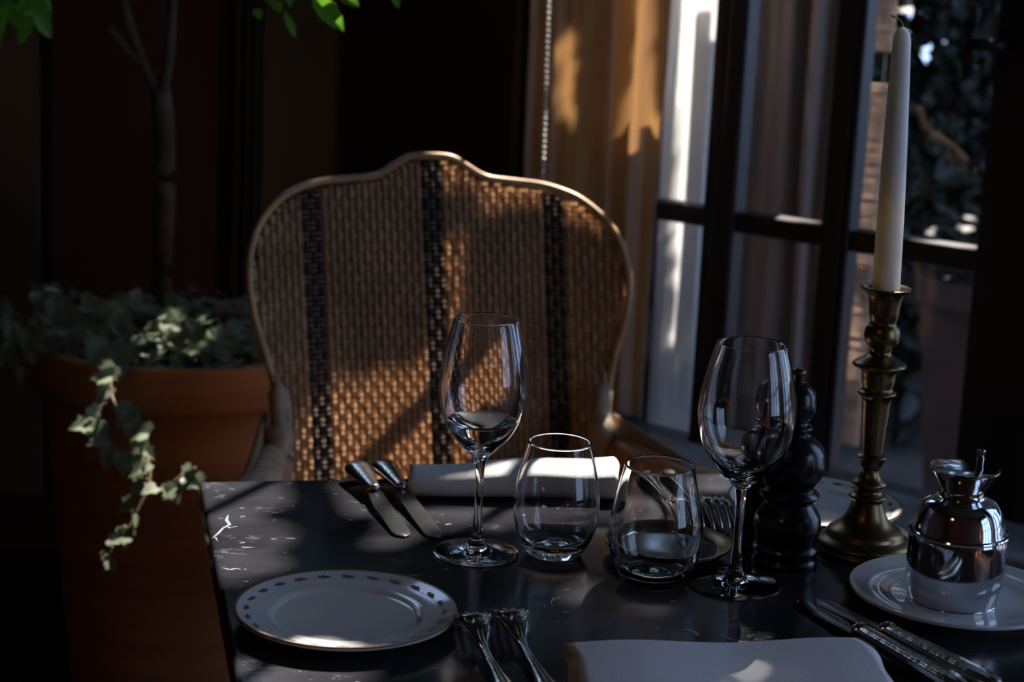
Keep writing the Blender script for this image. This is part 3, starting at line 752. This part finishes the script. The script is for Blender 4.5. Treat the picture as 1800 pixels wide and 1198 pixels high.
for x, y, s in ((193, 600, .05), (205, 612, .045), (202, 642, .030), (198, 662, .032), (196, 682, .030), (235, 712, .036), (228, 725, .030), (262, 762, .036), (252, 772, .028), (172, 738, .032), (160, 745, .028), (180, 742, .026), (190, 775, .026), (200, 788, .030), (215, 795, .030), (222, 802, .024), (250, 785, .022), (252, 808, .034), (262, 815, .03), (258, 850, .026), (275, 856, .022), (296, 850, .028), (308, 856, .026), (322, 838, .028), (338, 822, .024), (343, 835, .020), (238, 880, .024), (246, 903, .02), (224, 930, .026), (228, 940, .024), (214, 925, .02), (190, 948, .020), (186, 968, .016), (192, 985, .018), (158, 715, .022)):
    ivl(x, y, front(x, y)-.015, s*1.15)
for i in range(14): ivl(ri.uniform(268, 335), ri.uniform(540, 590), 2.86, .024, kind='lance')
for i in range(10): ivl(ri.uniform(335, 385), ri.uniform(572, 612), 2.86, .022)
for i in range(8): ivl(ri.uniform(400, 462), ri.uniform(585, 632), 2.84, .020)
for i in range(420):
    a = ri.uniform(0, 2*pi); r = .215*sqrt(ri.random()); z = .60+ri.uniform(0, .08)*(1-(r/.26)**2)+.01
    p = PC+Vector((r*cos(a), r*sin(a), z)); leaf(b, li(p), Vector((cos(a)+ri.uniform(-.6, .6), sin(a)+ri.uniform(-.6, .6), ri.uniform(-.6, .5))), Vector((0, -.3, 1)), ri.uniform(.018, .032), ri.uniform(.018, .03), 'ivy')
for i in range(130):
    x = ri.uniform(0, 235); y = ri.uniform(500, 650)+max(0, 120-x)*.05; ivl(x, y, ri.uniform(2.75, 2.95), ri.uniform(.018, .034))
link('foliage', b, 'ivy', ivy, smooth=False); link('vine', vb, 'ivyv', ivy)

# ------------------------------------------------------------------ outside
b = NB(); 
for v in ((-2.5, 3.86), ): pass
box(b, -3, 9, 3.9, 5.6, -.22, -.12); box(b, 1.6, 9, 1.2, 3.9, -.22, -.12); struct(link('terrace_paving', b, 'paving', smooth=False), 'dark paved terrace outside the window')
# reed blind hanging outside, edge on beside the candle
b = NB(); tpx_ = atY(1553, 0, 3.72); z = .30
while z < 1.45:
    j = random.uniform(-.002, .002)
    if not (atY(1545, 152, 3.72).z < z < atY(1545, 92, 3.72).z): tube(b, [(tpx_.x-.024+j, 3.74, z), (tpx_.x+.024+j, 3.71, z+.001)], .0042, 6)
    z += .0098
for dx in (-.012, .012): tube(b, [(tpx_.x+dx, 3.715, .29), (tpx_.x+dx, 3.715, 1.46)], .0012, 5)
tag(link('reed_blind', b, 'reed'), 'narrow strip of tan reed blind seen through the window beside the candle', 'blind')
# hedge in the garden
b = NB(); rh = random.Random(5)
holes = [(1585, 10, 17), (1616, 8, 16), (1624, 22, 12), (1634, 88, 14), (1640, 97, 9), (1617, 116, 14), (1626, 105, 8), (1641, 130, 11), (1604, 60, 9)]
for i in range(9000):
    x = rh.uniform(1440, 1830); y = rh.uniform(-60, 600); Y = rh.uniform(5.1, 5.5)
    if any((x-hx_)**2+(y-hy)**2 < (hr_+9)**2 for hx_, hy, hr_ in holes): continue
    p = atY(x, y, Y); d = Vector((rh.uniform(-1, 1), rh.uniform(-1, 1), rh.uniform(-1, 1)))
    leaf(b, p, d, Vector((rh.uniform(-1, 1), -1, .5)), rh.uniform(.035, .06), .03)
for i in range(7000):
    x = rh.uniform(-2.6, 1.3); z = rh.uniform(-.1, 1.9); Y = rh.uniform(5.1, 5.5)
    leaf(b, Vector((x if i % 3 else rh.uniform(1.3, 3.6), Y, z)), Vector((rh.uniform(-1, 1), rh.uniform(-1, 1), rh.uniform(-1, 1))), Vector((rh.uniform(-1, 1), -1, .5)), .11, .06)
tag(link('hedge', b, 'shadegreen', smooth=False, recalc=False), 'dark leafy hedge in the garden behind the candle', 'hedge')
b = NB(); box(b, .9, 9, 5.62, 5.75, -.2, .62); box(b, -3, .9, 5.62, 5.75, -.2, .62); struct(link('garden_wall', b, 'brick', smooth=False), 'low dark garden wall behind the terrace')
for i in range(4):  # row of unseen trees added to block the low sky
    X = -4.2+i*4.0; tr_ = thing('garden_tree', (X, 7.4+.3*(i % 2), -.2), ['tall dark garden tree farthest left behind the hedge', 'tall dark garden tree behind the hedge, beyond the curtain', 'tall dark garden tree behind the hedge, beyond the candle', 'tall dark garden tree farthest right behind the hedge'][i], 'tree')
    b = NB(); tube(b, [(0, 0, 0), (.05, 0, 1.2), (0, 0, 2.4), (0, .1, 4.0)], [.13, .11, .10, .04], 10); link('trunk', b, 'bark', tr_)
    b = NB()
    for k in range(2200):
        zz = rh.uniform(1.5, 4.1); leaf(b, Vector((rh.uniform(-1.85, 1.85), rh.uniform(-.5, .5), zz)), Vector((rh.uniform(-1, 1), rh.uniform(-1, 1), rh.uniform(-1, .5))), Vector((rh.uniform(-.6, .6), -1, .4)), .26, .15)
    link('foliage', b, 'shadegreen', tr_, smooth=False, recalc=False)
# outdoor pot with a sprig
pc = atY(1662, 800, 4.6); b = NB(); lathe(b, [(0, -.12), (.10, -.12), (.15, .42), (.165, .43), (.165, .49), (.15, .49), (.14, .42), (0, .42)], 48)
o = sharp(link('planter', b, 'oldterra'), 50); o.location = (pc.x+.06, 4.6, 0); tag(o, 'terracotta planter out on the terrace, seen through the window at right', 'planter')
sh = thing('shrub', (pc.x+.06, 4.6, .42), 'small green shrub in the outdoor terracotta planter', 'shrub')
b = NB()
for i in range(160):
    a = rh.uniform(0, 2*pi); r = rh.uniform(0, .13); leaf(b, Vector((r*cos(a), r*sin(a), rh.uniform(.02, .22))), Vector((cos(a), sin(a), rh.uniform(-.3, .8))), Vector((0, -.2, 1)), .06, .03)
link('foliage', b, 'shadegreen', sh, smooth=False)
b = NB(); tube(b, [(0, 0, .0), (0, 0, .12)], .008, 8); link('stem', b, 'bark', sh)

# unseen leaf canopy added outside, its gaps cut to place the sun patches
lit = []
def L_(pts, r, z=None, Y=None):
    for x, y in pts: lit.append((at(x, y, z) if z else atY(x, y, Y), r))
def inpoly(x, y, P):
    c_ = False
    for (x1, y1), (x2, y2) in zip(P, P[1:]+P[:1]):
        if (y1 > y) != (y2 > y) and x < (x2-x1)*(y-y1)/(y2-y1)+x1: c_ = not c_
    return c_
def poly(P, r, st=14, sv=6, **k):
    xs = [p[0] for p in P]; ys = [p[1] for p in P]
    for x in range(int(min(xs)), int(max(xs))+1, st):
        for y in range(int(min(ys)), int(max(ys))+1, sv):
            if inpoly(x+.5, y+.5, P): L_([(x, y)], r, **k)
for P in ([(352, 844), (474, 844), (486, 888), (430, 900), (360, 905)], [(372, 922), (430, 920), (492, 928), (496, 955), (440, 966), (386, 968)], [(392, 984), (470, 982), (486, 998), (430, 1012), (402, 1014)],
          [(424, 1174), (470, 1180), (600, 1192), (640, 1204), (430, 1204)], [(600, 848), (622, 848), (632, 876), (612, 878)], [(616, 888), (650, 888), (652, 906), (622, 906)], [(652, 940), (704, 938), (704, 956), (656, 958)],
          [(856, 908), (905, 904), (905, 918), (860, 922)], [(940, 892), (1050, 886), (1050, 896), (942, 900)], [(1055, 884), (1092, 880), (1092, 904), (1058, 906)],
          [(1110, 884), (1180, 876), (1190, 915), (1130, 930)], [(1226, 836), (1296, 834), (1290, 860), (1240, 862)], [(1010, 1030), (1050, 1020), (1048, 1050), (1000, 1056)]): poly(P, .004 if P[0][0] > 500 else .009, z=.75)
L_([(1225, 1112), (1280, 1120)], .004, .75); L_([(1215, 1192), (1400, 1186)], -.006, .779)
L_([(755, 835), (800, 828), (850, 826), (900, 820), (950, 812), (1000, 812), (1040, 805), (1070, 805), (1100, 815)]+[(x, 846-(x-730)*.065) for x in range(735, 1110, 18) if not (800 < x < 850)]+[(x, 836-(x-730)*.07) for x in range(735, 1110, 18) if not (840 < x < 880)], .014, .785)
L_([(490, 1126), (520, 1130), (550, 1128), (575, 1124), (600, 1134), (562, 1116)], .010, .766)
L_([(1470, 912), (1530, 903), (1570, 900)], .006, .766)
def CL(u, z, r): p = bp(u, z, -.004); lit.append((CO+AX*p.x+AY*p.y+Vector((0, 0, p.z)), r))
for u, z in full:
    if (u > .085 and (z > .56)) or .015 < u < .055: CL(u*1.012, z+.004, .012)
for iu in range(-19, 11):
    for iz in range(50, 72, 2):
        u, z = iu/100, iz/100
        if z < .60+(u+.236)*.30 and not (u > .05 and z < .62): CL(u, z, .004)
for x, y in [(200, 650), (198, 680), (232, 715), (262, 765), (170, 742), (195, 780), (215, 798), (300, 852), (335, 828), (225, 935), (190, 970), (265, 855)]: L_([(x, y)], .013, Y=front(x, y)-.015)
L_([(290, 552), (310, 560), (290, 580), (350, 590), (370, 600), (450, 620)], .008, Y=2.86); L_([(345, 655), (462, 655)], .008, Y=2.74)
L_([(1130, y) for y in range(-20, 400, 25)], .012, Y=3.2); L_([(1012, y) for y in range(20, 150, 25)], .004, Y=3.33); L_([(1120, 470), (1118, 445)], .006, Y=3.2)
L_([(1180, y) for y in range(-20, 370, 22)]+[(1215, y) for y in range(-20, 370, 22)]+[(1235, y) for y in range(-20, 370, 22)], .012, Y=3.38)
L_([(1175, y) for y in range(400, 700, 40)], .010, Y=3.38)
L_([(1205, 362), (1230, 366), (1300, 378), (1320, 381), (1345, 385), (1375, 388), (1400, 392), (1430, 396)], .016, Y=3.12); L_([(1600, 438), (1620, 441), (1640, 445), (1665, 450), (1690, 455), (1715, 460)], .016, Y=2.92)
L_([(1553-y*.09, y) for y in range(-10, 460, 25)]+[(1500, 560), (1492, 640)], .018, Y=3.72)
L_([(565, 10), (590, 32)], .008, Y=2.5)
L_([(1560, 500), (1560, 470), (1562, 430), (1565, 390), (1567, 350)], .004, Y=1.68)
L_([(1590, 900), (1620, 885)], .05, Y=4.3); L_([(957, y) for y in range(0, 320, 18)], .008, Y=2.95)
DIST = 4.0; cen = Vector((.1, 2.0, .8))+SD*DIST
ex = SD.cross(Vector((0, 0, 1))).normalized(); ey = ex.cross(SD).normalized()
pr2 = [((p-cen).dot(ex), (p-cen).dot(ey), r) for p, r in lit]
grid = {}
for a, c_, r in pr2:
    for i in range(int((a-r-.07)//.1), int((a+r+.07)//.1)+1):
        for j in range(int((c_-r-.07)//.1), int((c_+r+.07)//.1)+1): grid.setdefault((i, j), []).append((a, c_, r))
def gap(a, c_, m):
    return any((a-x)**2+(c_-y)**2 < (r+m)**2 for x, y, r in grid.get((int(a//.1), int(c_//.1)), ()))
ct = thing('garden_tree', (cen.x+3.0, cen.y+.5, -.12), 'broad garden tree shading the window from outside', 'tree')
b = NB(); rt = random.Random(9); o0 = Vector(ct.location)
def sun_leaf(a, c_, sz, m0, m1, t_=None):
    t_ = rt.uniform(0, 2*pi) if t_ is None else t_
    d = ex*cos(t_)+ey*sin(t_)
    for t, m in ((0, m1), (.5, m0), (1, m1), (.25, m0), (.75, m0)):
        if gap(a+d.dot(ex)*sz*t, c_+d.dot(ey)*sz*t, m): return False
    leaf(b, cen-o0+ex*a+ey*c_+SD*rt.uniform(-.10, .10), d, SD+ex*rt.uniform(-.3, .3), sz, sz*.6)
    return True
for i in range(30000): sun_leaf(rt.uniform(-2.2, 2.9), rt.uniform(-1.75, 1.75), .075, .022, .006)
gl = [g_ for g_ in pr2]
for i in range(30000):
    a, c_, r = gl[rt.randrange(len(gl))]; t = rt.uniform(0, 2*pi); q = r+rt.uniform(0, .07)
    sun_leaf(a+q*cos(t), c_+q*sin(t), .032, .010, .004)
from mathutils.bvhtree import BVHTree
for rnd_ in range(5):
    bv = BVHTree.FromBMesh(b)
    for i in range(-147, 194):
        for j in range(-117, 117):
            a, c_ = (i+rt.random())*.015, (j+rt.random())*.015
            if gap(a, c_, .012) or bv.ray_cast(cen-o0+ex*a+ey*c_-SD, SD)[0] is not None: continue
            for sz in (.06, .04, .028):
                t = rt.uniform(0, 2*pi)
                if sun_leaf(a-cos(t)*sz*.5, c_-sin(t)*sz*.5, sz, .012, .004, t): break
link('foliage', b, 'darkgreen', ct, smooth=False, recalc=False)
b = NB(); tube(b, smoothprof([(0, 0, 0), (.05, 0, 1.2), (-.2, -.1, 2.4), (-.8, -.4, 3.3)], 5), [.12-.004*i for i in range(16)], 12)
for e in ((-.9, -.1, 3.9), (-.7, .5, 4.2), (-.2, .2, 4.4)): tube(b, smoothprof([(-.3, -.15, 2.5), (-.7, -.35, 3.1), e], 4), [.05-.004*i for i in range(9)], 8)
link('trunk', b, 'bark', ct)

# ------------------------------------------------------------------ groups of like things
for n_, g_ in (('wine_glass', 'stemmed wine glasses'), ('tumbler', 'stemless tumblers'), ('side_plate', 'side plates of the two settings'), ('napkin', 'white linen napkins'),
               ('fork', 'silver forks'), ('knife', 'silver knives'), ('garden_tree', 'trees in the garden'), ('sheer_curtain', 'curtains outside the panes')):
    for o in bpy.data.objects:
        if o.parent is None and o.name.split('.')[0] == n_: o['group'] = g_
